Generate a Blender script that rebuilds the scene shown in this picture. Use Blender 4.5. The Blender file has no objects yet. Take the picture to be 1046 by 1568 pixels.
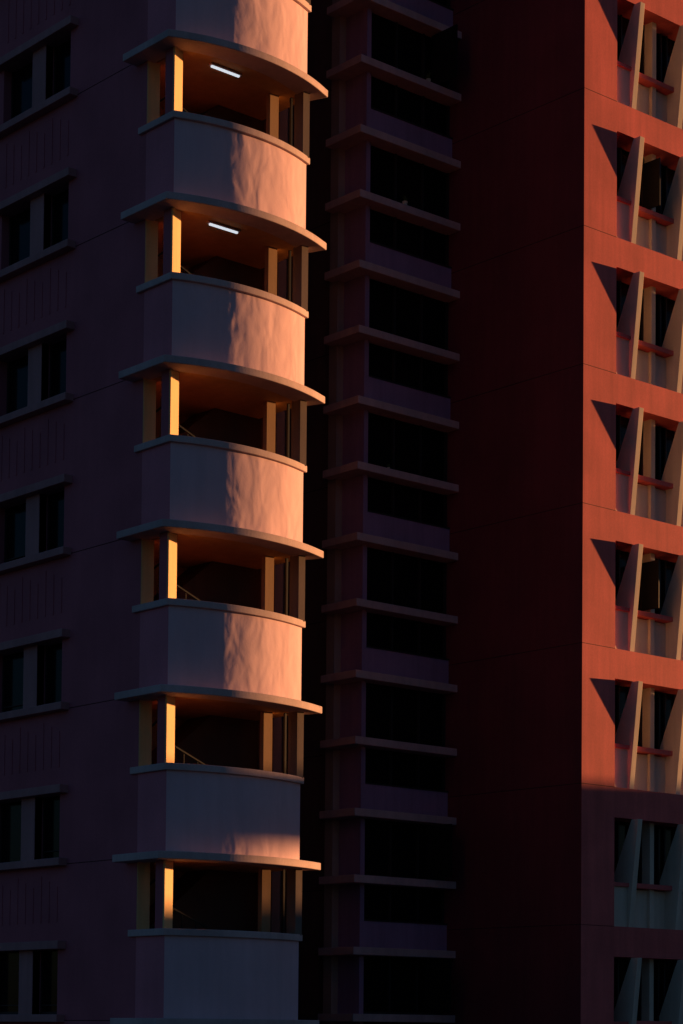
import bpy, bmesh, math, random
import numpy as np
from mathutils import Vector, Matrix
random.seed(7)
ZC=22.0
F=2.81
KS=range(-7,8)
# ---------------- camera (solved values) -----------------
yaw,tilt,roll,f,sxx,syy,cx,cy=-0.03198,0.04210,0.00892,0.95716*3500,6.55,653.77,-1.03171,2.60585
Fh=Vector((-.731*math.cos(yaw)+.682*math.sin(yaw), .682*math.cos(yaw)+.731*math.sin(yaw),0)).normalized()
Rr_=Fh.cross(Vector((0,0,1))); U=Vector((0,0,1))
Fw=Fh*math.cos(tilt)+U*math.sin(tilt); U2=Rr_.cross(Fw)
R3=Rr_*math.cos(roll)+U2*math.sin(roll); U3=-Rr_*math.sin(roll)+U2*math.cos(roll)
cam=bpy.data.cameras.new("camera"); co=bpy.data.objects.new("camera",cam); bpy.context.scene.collection.objects.link(co)
co.matrix_world=Matrix(((R3[0],U3[0],-Fw[0],cx),(R3[1],U3[1],-Fw[1],cy),(R3[2],U3[2],-Fw[2],ZC),(0,0,0,1)))
cam.sensor_fit='HORIZONTAL'; cam.sensor_width=36; cam.lens=f/1046*36
cam.shift_x=sxx/1046; cam.shift_y=syy/1046; cam.clip_end=3000
bpy.context.scene.camera=co

# ---------------- materials -----------------
def paint(name,col,var=.15,rough=.8,bump=.15,streak=.12,wave=0.0,spec=.2):
    mt=bpy.data.materials.new(name); mt.use_nodes=True; nt=mt.node_tree; N=nt.nodes; L=nt.links
    b=N['Principled BSDF']; b.inputs['Roughness'].default_value=rough; b.inputs['Specular IOR Level'].default_value=spec
    tc=N.new('ShaderNodeTexCoord')
    def noise(sc,vec_scale=(1,1,1),det=5,dist=0):
        mp=N.new('ShaderNodeMapping'); mp.inputs['Scale'].default_value=vec_scale
        L.new(tc.outputs['Object'],mp.inputs['Vector'])
        n=N.new('ShaderNodeTexNoise'); n.inputs['Scale'].default_value=sc; n.inputs['Detail'].default_value=det; n.inputs['Distortion'].default_value=dist
        L.new(mp.outputs[0],n.inputs['Vector']); return n.outputs['Fac']
    def mr(v,a,bb,lo=.3,hi=.7):
        x=N.new('ShaderNodeMapRange'); x.inputs['From Min'].default_value=lo; x.inputs['From Max'].default_value=hi
        x.inputs['To Min'].default_value=a; x.inputs['To Max'].default_value=bb; L.new(v,x.inputs['Value']); return x.outputs[0]
    def mul(u,v):
        x=N.new('ShaderNodeMath'); x.operation='MULTIPLY'; L.new(u,x.inputs[0]); L.new(v,x.inputs[1]); return x.outputs[0]
    f1=mr(noise(.9),1-var,1+var*.6); f2=mr(noise(4,(1.6,1.6,.12)),1-streak,1+streak*.3); f3=mr(noise(30),1-var*.3,1+var*.3)
    f=mul(mul(f1,f2),f3)
    vm=N.new('ShaderNodeVectorMath'); vm.operation='SCALE'; vm.inputs[0].default_value=col; L.new(f,vm.inputs['Scale'])
    L.new(vm.outputs[0],b.inputs['Base Color'])
    bp=N.new('ShaderNodeBump'); bp.inputs['Strength'].default_value=bump; bp.inputs['Distance'].default_value=.008
    L.new(noise(22,det=5),bp.inputs['Height'])
    if wave>0:
        b2=N.new('ShaderNodeBump'); b2.inputs['Strength'].default_value=1; b2.inputs['Distance'].default_value=wave
        L.new(noise(1.9,(1,1,.6),2.2,.3),b2.inputs['Height']); L.new(bp.outputs[0],b2.inputs['Normal']); L.new(b2.outputs[0],b.inputs['Normal'])
    else: L.new(bp.outputs[0],b.inputs['Normal'])
    return mt
M={}
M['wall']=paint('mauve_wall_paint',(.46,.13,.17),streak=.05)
M['sidewall']=paint('brightened_mauve_side_paint',(.64,.21,.27),streak=.05)  # mauve wall paint lightened; brighter light near the corner put into the colour
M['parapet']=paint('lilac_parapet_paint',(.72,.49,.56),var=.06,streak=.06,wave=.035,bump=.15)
M['cap']=paint('ledge_concrete_paint',(.56,.42,.43),var=.2,streak=.1)
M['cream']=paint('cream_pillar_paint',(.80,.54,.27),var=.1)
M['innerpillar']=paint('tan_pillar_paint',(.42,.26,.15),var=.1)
M['soffit']=paint('soffit_paint',(.56,.33,.14),var=.15)
M['bay']=paint('violet_bay_paint',(.37,.21,.36))
M['bayledge']=paint('grey_violet_ledge_paint',(.60,.38,.40))
M['hood']=paint('hood_paint',(.46,.22,.23))
M['pilaster']=paint('brown_grey_paint',(.42,.28,.26))
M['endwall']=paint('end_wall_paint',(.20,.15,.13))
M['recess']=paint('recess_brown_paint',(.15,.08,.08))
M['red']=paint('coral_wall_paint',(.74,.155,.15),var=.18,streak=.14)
M['red_shaded']=paint('shaded_coral_wall_paint',(.175,.038,.052),var=.14,streak=.1)  # coral wall paint darkened; shade of the side face put into the colour
M['pale']=paint('pale_panel_paint',(.70,.60,.50),var=.12)
M['joint']=paint('joint_sealant',(.03,.012,.015))
M['dark']=paint('dark_metal',(.012,.011,.013),rough=.5)
M['frame']=paint('window_frame_metal',(.03,.025,.03),rough=.5)
M['curtain']=paint('curtain_fabric',(.3,.28,.28))
M['leaf']=paint('leaf',(.10,.14,.05))
M['concrete']=paint('concrete',(.3,.27,.25))
M['ground']=paint('asphalt_ground',(.05,.05,.05))
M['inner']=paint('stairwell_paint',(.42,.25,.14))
M['stair']=paint('stair_paint',(.085,.045,.038))
g=bpy.data.materials.new('dark_glass'); g.use_nodes=True; b=g.node_tree.nodes['Principled BSDF']
b.inputs['Base Color'].default_value=(.006,.006,.008,1); b.inputs['Roughness'].default_value=.12; b.inputs['Specular IOR Level'].default_value=.10
M['glass']=g
e=bpy.data.materials.new('lit_tube'); e.use_nodes=True; b=e.node_tree.nodes['Principled BSDF']
b.inputs['Emission Color'].default_value=(.8,.9,1,1); b.inputs['Emission Strength'].default_value=.8
M['tube']=e

# ---------------- mesh helpers -----------------
class Part:
    def __init__(s,name,mat,parent,bevel=0,dx=0,dy=0): s.name=name; s.mat=mat; s.parent=parent; s.v=[]; s.f=[]; s.bevel=bevel; s.dx=dx; s.dy=dy
    def prism(s,poly,z0,z1):
        ar=sum(poly[i][0]*poly[(i+1)%len(poly)][1]-poly[(i+1)%len(poly)][0]*poly[i][1] for i in range(len(poly)))
        if ar<0: poly=poly[::-1]
        n=len(poly); o=len(s.v)
        s.v+=[(x,y,z0+ZC) for x,y in poly]+[(x,y,z1+ZC) for x,y in poly]
        s.f.append([o+i for i in range(n)][::-1]); s.f.append([o+n+i for i in range(n)])
        for i in range(n): j=(i+1)%n; s.f.append([o+i,o+j,o+n+j,o+n+i])
    def box(s,x0,x1,y0,y1,z0,z1): s.prism([(x0,y0),(x1,y0),(x1,y1),(x0,y1)],z0,z1)
    def ext(s,poly,axis,a0,a1):
        n=len(poly); o=len(s.v)
        for a in (a0,a1):
            for u,v in poly: s.v.append((a,u,v+ZC) if axis=='x' else (u,a,v+ZC))
        s.f.append([o+i for i in range(n)]); s.f.append([o+n+i for i in range(n)][::-1])
        for i in range(n): j=(i+1)%n; s.f.append([o+i,o+n+i,o+n+j,o+j])
    def wall(s,axis,a0,a1,t0,t1,z0,z1,holes):
        us=sorted({a0,a1,*[h[0] for h in holes],*[h[1] for h in holes]}); 
        for i in range(len(us)-1):
            u0,u1=us[i],us[i+1]; um=(u0+u1)/2
            hs=sorted([(h[2],h[3]) for h in holes if h[0]<um<h[1]]); z=z0
            for ha,hb in hs+[(z1,z1)]:
                if ha>z+1e-6:
                    if axis=='x': s.box(u0,u1,t0,t1,z,ha)
                    else: s.box(t0,t1,u0,u1,z,ha)
                z=max(z,hb)
    def done(s,smooth=False):
        me=bpy.data.meshes.new(s.name); me.from_pydata([(x+s.dx,y+s.dy,z) for x,y,z in s.v],[],s.f); me.update()
        bm=bmesh.new(); bm.from_mesh(me); bmesh.ops.recalc_face_normals(bm,faces=bm.faces); bm.to_mesh(me); bm.free()
        ob=bpy.data.objects.new(s.name,me); bpy.context.scene.collection.objects.link(ob); me.materials.append(M[s.mat])
        if s.parent: ob.parent=s.parent
        if s.bevel:
            md=ob.modifiers.new('bevel','BEVEL'); md.width=s.bevel; md.segments=2; md.limit_method='ANGLE'; md.angle_limit=math.radians(50)
        if smooth:
            for pl in me.polygons: pl.use_smooth=True
            me.set_sharp_from_angle(angle=math.radians(30))
        return ob
def empty(n):
    o=bpy.data.objects.new(n,None); bpy.context.scene.collection.objects.link(o); return o
T=empty('apartment_tower'); RB=empty('red_apartment_block')
ZB=-ZC; ZT=3.0+8*F+1.5
TD=dict(dx=-.006,dy=.14); BD=dict(dx=-.105,dy=-.13); RD=dict(dx=-.142,dy=-.141); WD=dict(dx=0,dy=.14)

# ---------------- stair tower -----------------
a0,a1=math.radians(-23),math.radians(23); R=3.8
Cx=-30.76-R*math.cos(a0); Cy=24.6-R*math.sin(a0)
def curve(pf,q,XL,n=48):
    Rr=R+pf; am=math.asin((24.6-pf-Cy)/Rr)
    pts=[(XL,24.6-pf)]
    for i in range(n+1):
        a=am+(a1-am)*i/n; pts.append((Cx+Rr*math.cos(a),Cy+Rr*math.sin(a)))
    if q: x,y=pts[-1]; pts.append((x-math.sin(a1)*q,y+math.cos(a1)*q))
    return pts
par=Part('parapet_walls','parapet',T,**TD); cap=Part('parapet_caps','cap',T,.012,**TD); led=Part('slab_ledges','cap',T,.012,**TD)
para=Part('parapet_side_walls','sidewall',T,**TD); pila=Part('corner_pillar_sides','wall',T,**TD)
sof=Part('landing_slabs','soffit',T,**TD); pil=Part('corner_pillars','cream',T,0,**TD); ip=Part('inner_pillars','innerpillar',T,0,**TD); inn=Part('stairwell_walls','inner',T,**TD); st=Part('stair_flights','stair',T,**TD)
rail=Part('stair_railings','dark',T,**TD); endw=Part('end_fin_walls','endwall',T,**TD); back=Part('stairwell_rear_wall','recess',T,**TD)
for k in KS:
    z=3.0+k*F
    led.prism(curve(.30,.26,-31.9)+curve(-.16,.26,-31.9)[::-1],z-.13,z)
    outer=curve(0,0,-31.58); inner=curve(-.14,0,-31.58)
    par.prism(outer[1:]+inner[1:][::-1],z,z+1.40)
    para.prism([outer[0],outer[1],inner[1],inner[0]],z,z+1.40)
    cap.prism(curve(.06,.04,-31.75)+curve(-.2,.04,-31.75)[::-1],z+1.40,z+1.52)
    sof.prism(curve(-.10,0,-31.9)[1:]+[(-31.2,27.7),(-36.3,27.7),(-36.3,24.8),(-31.0,24.8)],z-.115,z+.1)
    zo=z+1.51; z1=z+F-.125
    pila.prism([(-31.04,24.6),(-30.822,24.6),(-30.945,24.88),(-31.08,24.88)],zo,z1+.1)
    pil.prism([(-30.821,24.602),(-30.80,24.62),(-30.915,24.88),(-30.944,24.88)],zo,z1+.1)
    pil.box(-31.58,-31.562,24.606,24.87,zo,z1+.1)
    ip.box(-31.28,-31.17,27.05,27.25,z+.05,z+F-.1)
    endw.box(-30.93,-30.68,27.42,27.57,z+1.5,z+F-.1)
    endw.box(-30.93,-30.85,27.42,27.57,z+.05,z+1.5)
    rail.box(-31.10,-31.06,27.45,27.49,z+.05,z+F)
    st.ext([(24.9,z+.1),(24.9,z+1.25),(26.7,z+2.72),(27.74,z+2.72),(27.74,z+.1)],'x',-32.9,-32.2)
    rail.ext([(24.9,z+2.0),(24.9,z+2.04),(25.7,z+2.69),(25.76,z+2.69)],'x',-32.2,-32.17)
    rail.ext([(25.0,z+1.95),(25.0,z+1.98),(25.9,z+1.62),(25.9,z+1.59)],'x',-31.30,-31.27)
    for yy in (25.05,25.35,25.65): rail.box(-31.295,-31.275,yy,yy+.02,z+.1,z+1.93-(yy-25)*.4)
par.done(True)
for pp in (para,cap,led,sof,pil,ip,pila,st,rail,endw): pp.done()
inn.box(-33.3,-33.0,24.87,27.72,ZB,ZT)
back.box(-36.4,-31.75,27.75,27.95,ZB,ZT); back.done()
inn.done()
# ---------------- left wall -----------------
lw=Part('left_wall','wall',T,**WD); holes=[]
WW=dict(dx=.38,dy=.14)
lh=Part('window_hoods_and_sills','hood',T,.012,**WW); gl=Part('window_glass','glass',T,**WW); fr=Part('window_frames','frame',T,**WW); rib=Part('wall_ribs','wall',T,**WW); jt=Part('panel_joints','joint',T,**WD)
wp=Part('window_piers','hood',T,**WW)
WX=[(-35.15,-34.35),(-36.6,-35.6),(-39.4,-38.5),(-42.0,-41.0)]
for k in KS:
    zh=4.384+k*F; zs=zh-1.32
    for xa,xb in WX:
        holes.append((xa+.38,xb+.38,zs-.02,zh-.1))
        gl.box(xa,xb,24.80,24.82,zs-.05,zh)
        for x in (xa,xb-.04): fr.box(x,x+.04,24.77,24.798,zs,zh-.1)
        fr.box(xa,xb,24.765,24.795,zs,zs+.05)
        if random.random()<.5: fr.box(xa,xb,24.765,24.795,zs+.16,zs+.18)
    wp.box(-35.6,-35.15,24.59,24.75,zs-.01,zh-.14)
    for xa,xb in ((-36.8,-34.1),(-39.6,-38.3),(-42.2,-40.8)):
        lh.box(xa,xb,24.42,24.83,zh-.15,zh); lh.box(xa,xb,24.42,24.74,zs-.14,zs)
    for i in range(9):
        x=-36.5+i*.26; rib.box(x,x+.04,24.588,24.61,zs-1.15,zs-.3-.1*(i%3))
    jt.box(-46,-31.6,24.597,24.61,3.0+k*F-.05,3.0+k*F-.037)
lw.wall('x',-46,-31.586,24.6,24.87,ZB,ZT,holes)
for pp in (lw,lh,gl,fr,rib,jt,wp): pp.done()
# ---------------- bay -----------------
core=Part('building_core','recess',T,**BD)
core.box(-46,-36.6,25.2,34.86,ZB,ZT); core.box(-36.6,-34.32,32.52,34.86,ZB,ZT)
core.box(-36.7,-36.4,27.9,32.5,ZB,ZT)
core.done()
bw=Part('bay_walls','bay',T,**BD); bl=Part('bay_ledges','bayledge',T,.012,**BD); bp=Part('bay_pilaster','pilaster',T,**BD); rw=Part('recess_wall','recess',T,**BD); bg=Part('bay_window_glass','glass',T,**BD); bf=Part('bay_window_frames','frame',T,**BD); bs=Part('open_casements','dark',T,**BD)
bw.box(-34.9,-34.12,32.38,32.5,ZB,ZT)
bp.box(-35.03,-34.78,32.2,32.45,ZB,ZT)
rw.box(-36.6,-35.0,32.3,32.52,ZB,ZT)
j2=Part('recess_joints','joint',T,**BD)
bg.box(-34.32,-34.27,32.5,34.86,ZB,ZT)
for k in KS:
    z=1.703+k*F
    bw.box(-34.27,-34.12,32.5,34.86,z-.1,z+.55)
    bf.box(-34.2,-34.10,32.5,34.86,z+.552,z+.58)
    for zz in (z,z+1.46):
        bl.prism([(-34.95,31.98),(-33.85,31.98),(-33.85,34.858),(-34.25,34.858),(-34.25,32.4),(-34.95,32.4)],zz-.16,zz)
    for y in (32.5,33.28,34.06,34.8):
        bf.box(-34.26,-34.2,y,y+.04,z+.58,z+1.3); bf.box(-34.26,-34.2,y,y+.04,z+1.46,z+F-.16)
    bf.box(-34.26,-34.2,32.5,34.86,z+1.46,z+1.51)
    j2.box(-36.6,-35.0,32.296,32.31,z+1.2,z+1.215)
for k in (6,0,-1):
    z=1.703+k*F
    bs.box(-34.1,-33.35,34.2,34.24,z+1.5,z+2.6)
for pp in (bw,bl,bp,rw,bg,bf,j2,bs): pp.done()
# ---------------- potted plants on bay ledges, added in place of small window lights -----------------
for k,y0,sc_ in ((5,33.35,1.0),(6,34.0,.9),(3,32.95,.5)):
    o=empty('stand_in_plant'); z=1.703+k*F+1.46; x0=-33.98
    p=Part('pot','pale',o,**BD); n=10; h=.12*sc_
    for a,b_,r1 in ((0,h*.8,.05*sc_),(h*.8,h,.06*sc_)):
        p.prism([(x0+r1*math.cos(t*math.tau/n),y0+r1*math.sin(t*math.tau/n)) for t in range(n)],z+a,z+b_)
    p.done()
    l=Part('leaves','leaf',o,**BD)
    for i in range(26):
        t=random.uniform(0,math.tau); r=random.uniform(.04,.12)*sc_; hh=random.uniform(.03,.16)*sc_; wv=.012
        bx,by=x0+math.cos(t)*r,y0+math.sin(t)*r; px,py=-math.sin(t)*wv,math.cos(t)*wv; b0=len(l.v)
        l.v+=[(x0,y0,z+ZC+h),((x0+bx)/2+px,(y0+by)/2+py,z+ZC+h+hh*.8),(bx,by,z+ZC+h+hh),((x0+bx)/2-px,(y0+by)/2-py,z+ZC+h+hh*.8)]
        l.f.append([b0,b0+1,b0+2,b0+3])
    l.done()
# ---------------- red block -----------------
rd=Part('corner_wall','red',RB,**RD); rm=Part('shaded_side_wall','red_shaded',RB,**RD); bd=Part('floor_bands','red',RB,**RD); fin=Part('slanted_fins','pale',RB,.006,**RD); pn=Part('lower_panels','pale',RB,**RD); ml=Part('mid_rails','red',RB,.006,**RD)
rg=Part('window_glass_red','glass',RB,**RD); rf=Part('window_frames_red','frame',RB,**RD); rj=Part('wall_joints_red','joint',RB,**RD); sp=Part('mullion_piers','pale',RB,**RD); cs=Part('open_casements_red','dark',RB,**RD); cu=Part('curtains','curtain',RB,**RD)
YE=60; YN=35.84
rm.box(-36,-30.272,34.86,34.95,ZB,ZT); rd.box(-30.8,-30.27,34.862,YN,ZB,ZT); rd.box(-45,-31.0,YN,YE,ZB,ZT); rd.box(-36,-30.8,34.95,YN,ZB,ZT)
rg.box(-31.0,-30.82,YN,YE,ZB,ZT)
for k in KS:
    J=2.153+k*F
    bd.box(-30.9,-30.27,YN,YE,J-.61,J)
    rj.box(-34.1,-30.27,34.857,34.87,J-.006,J+.006)
    rj.box(-30.28,-30.267,34.87,YN,J-.006,J+.004)
    y=36.43
    pn.box(-30.8,-30.38,YN,y-.07,J-.01,J+.82)
    while y<YE-1.4:
        fin.ext([(-30.10,J+2.19),(-30.28,J+2.19),(-30.78,J+1.0),(-30.78,J),(-30.34,J)],'y',y-.07,y+.07)
        pn.box(-30.8,-30.62,y+.07,y+.82,J-.01,J+.8)
        sp.box(-30.8,-30.55,y+.82,y+.95,J,J+2.2)
        pn.box(-30.8,-30.62,y+.95,y+1.38,J-.01,J+.8)
        for yy in (y+.08,y+.42,y+.78,y+.97,y+1.34): rf.box(-30.81,-30.76,yy,yy+.035,J+.93,J+2.19)
        if random.random()<.4: cs.box(-30.7,-30.25,y+.72,y+.75,J+1.0,J+2.0)
        if random.random()<.75:
            w0=random.uniform(.1,.26); cu.ext([(y+.5,J+.93),(y+.5+w0,J+.93),(y+.5+w0*.7,J+1.5),(y+.56,J+1.95)],'x',-30.818,-30.812)
        ml.box(-30.82,-30.42,y+.07,y+1.38,J+.82,J+.92)
        y+=1.45
    ml.box(-30.82,-30.33,YN,36.36,J+.82,J+.90)
for pp in (rd,rm,bd,fin,pn,ml,rg,rf,rj,sp,cs,cu): pp.done()

# ---------------- lamps -----------------
for k in (5,4):
    o=empty('fluorescent_lamp')
    z=3.0+k*F-.13
    a=Part('tube','tube',o,**TD); a.box(-30.93,-30.89,25.5,26.12,z-.06,z-.03); a.done()
    a=Part('housing','cap',o,**TD); a.box(-30.945,-30.875,25.47,26.15,z-.03,z+.0); a.done()

# ---------------- neighbour block -----------------
sx,sy=.13,.9915; te=.05
NB=empty('neighbouring_apartment_block')
YNB=85; Dn=(YNB-35)/sy
H=5.0+Dn*te
nb=Part('block_walls','concrete',NB); ng=Part('block_windows','glass',NB); nl=Part('block_ledges','cap',NB)
nb.box(-70,40,YNB,98,ZB,H-2.4)
nb.box(-70.5,40.5,YNB-.3,98.5,H-.72,H)
xr=-30.4+(sx/sy)*(YNB-36); xc=-30.7+(sx/sy)*(YNB-27.5)
nb.box(xr-1.2,(xr+xc)/2,YNB+.2,YNB+.6,H-2.4,H-.72)  # unseen pier added to block roof-slot sunlight from the red facade
for i in range(20):
    x=-69+i*5.7
    if abs(x-xc)>1.6: nb.box(x,x+.4,YNB+.2,YNB+.6,H-2.4,H-.72)
zz=ZB+1
while zz<H-5:
    for i in range(36):
        x=-69+i*3; ng.box(x,x+1.8,YNB-.04,YNB+.05,zz+.9,zz+2.2)
    nl.box(-70,40,YNB-.3,YNB+.1,zz+2.4,zz+2.5)
    zz+=2.8
for pp in (nb,ng,nl): pp.done()
gd=Part('ground','ground',None); gd.v=[(-1500,-1500,0),(1500,-1500,0),(1500,1500,0),(-1500,1500,0)]; gd.f=[[0,1,2,3]]; gd.done()

# ---------------- light -----------------
el=math.atan(te)
s=Vector((sx*math.cos(el),sy*math.cos(el),math.sin(el)))
L=bpy.data.lights.new('sun','SUN'); L.energy=11; L.angle=math.radians(.45); L.color=(1,.45,.16)
lo=bpy.data.objects.new('sun',L); bpy.context.scene.collection.objects.link(lo); lo.rotation_mode='QUATERNION'; lo.rotation_quaternion=s.to_track_quat('Z','Y')
w=bpy.data.worlds.new('World'); bpy.context.scene.world=w; w.use_nodes=True; nt=w.node_tree
sk=nt.nodes.new('ShaderNodeTexSky'); sk.sky_type='NISHITA'; sk.sun_disc=False; sk.sun_elevation=el; sk.sun_rotation=math.atan2(sx,sy)
sk.ozone_density=4.0; sk.dust_density=.5
bg=nt.nodes['Background']; nt.links.new(sk.outputs[0],bg.inputs[0]); bg.inputs[1].default_value=.095
sc=bpy.context.scene; sc.view_settings.view_transform='Standard'; sc.view_settings.look='None'; sc.view_settings.exposure=0
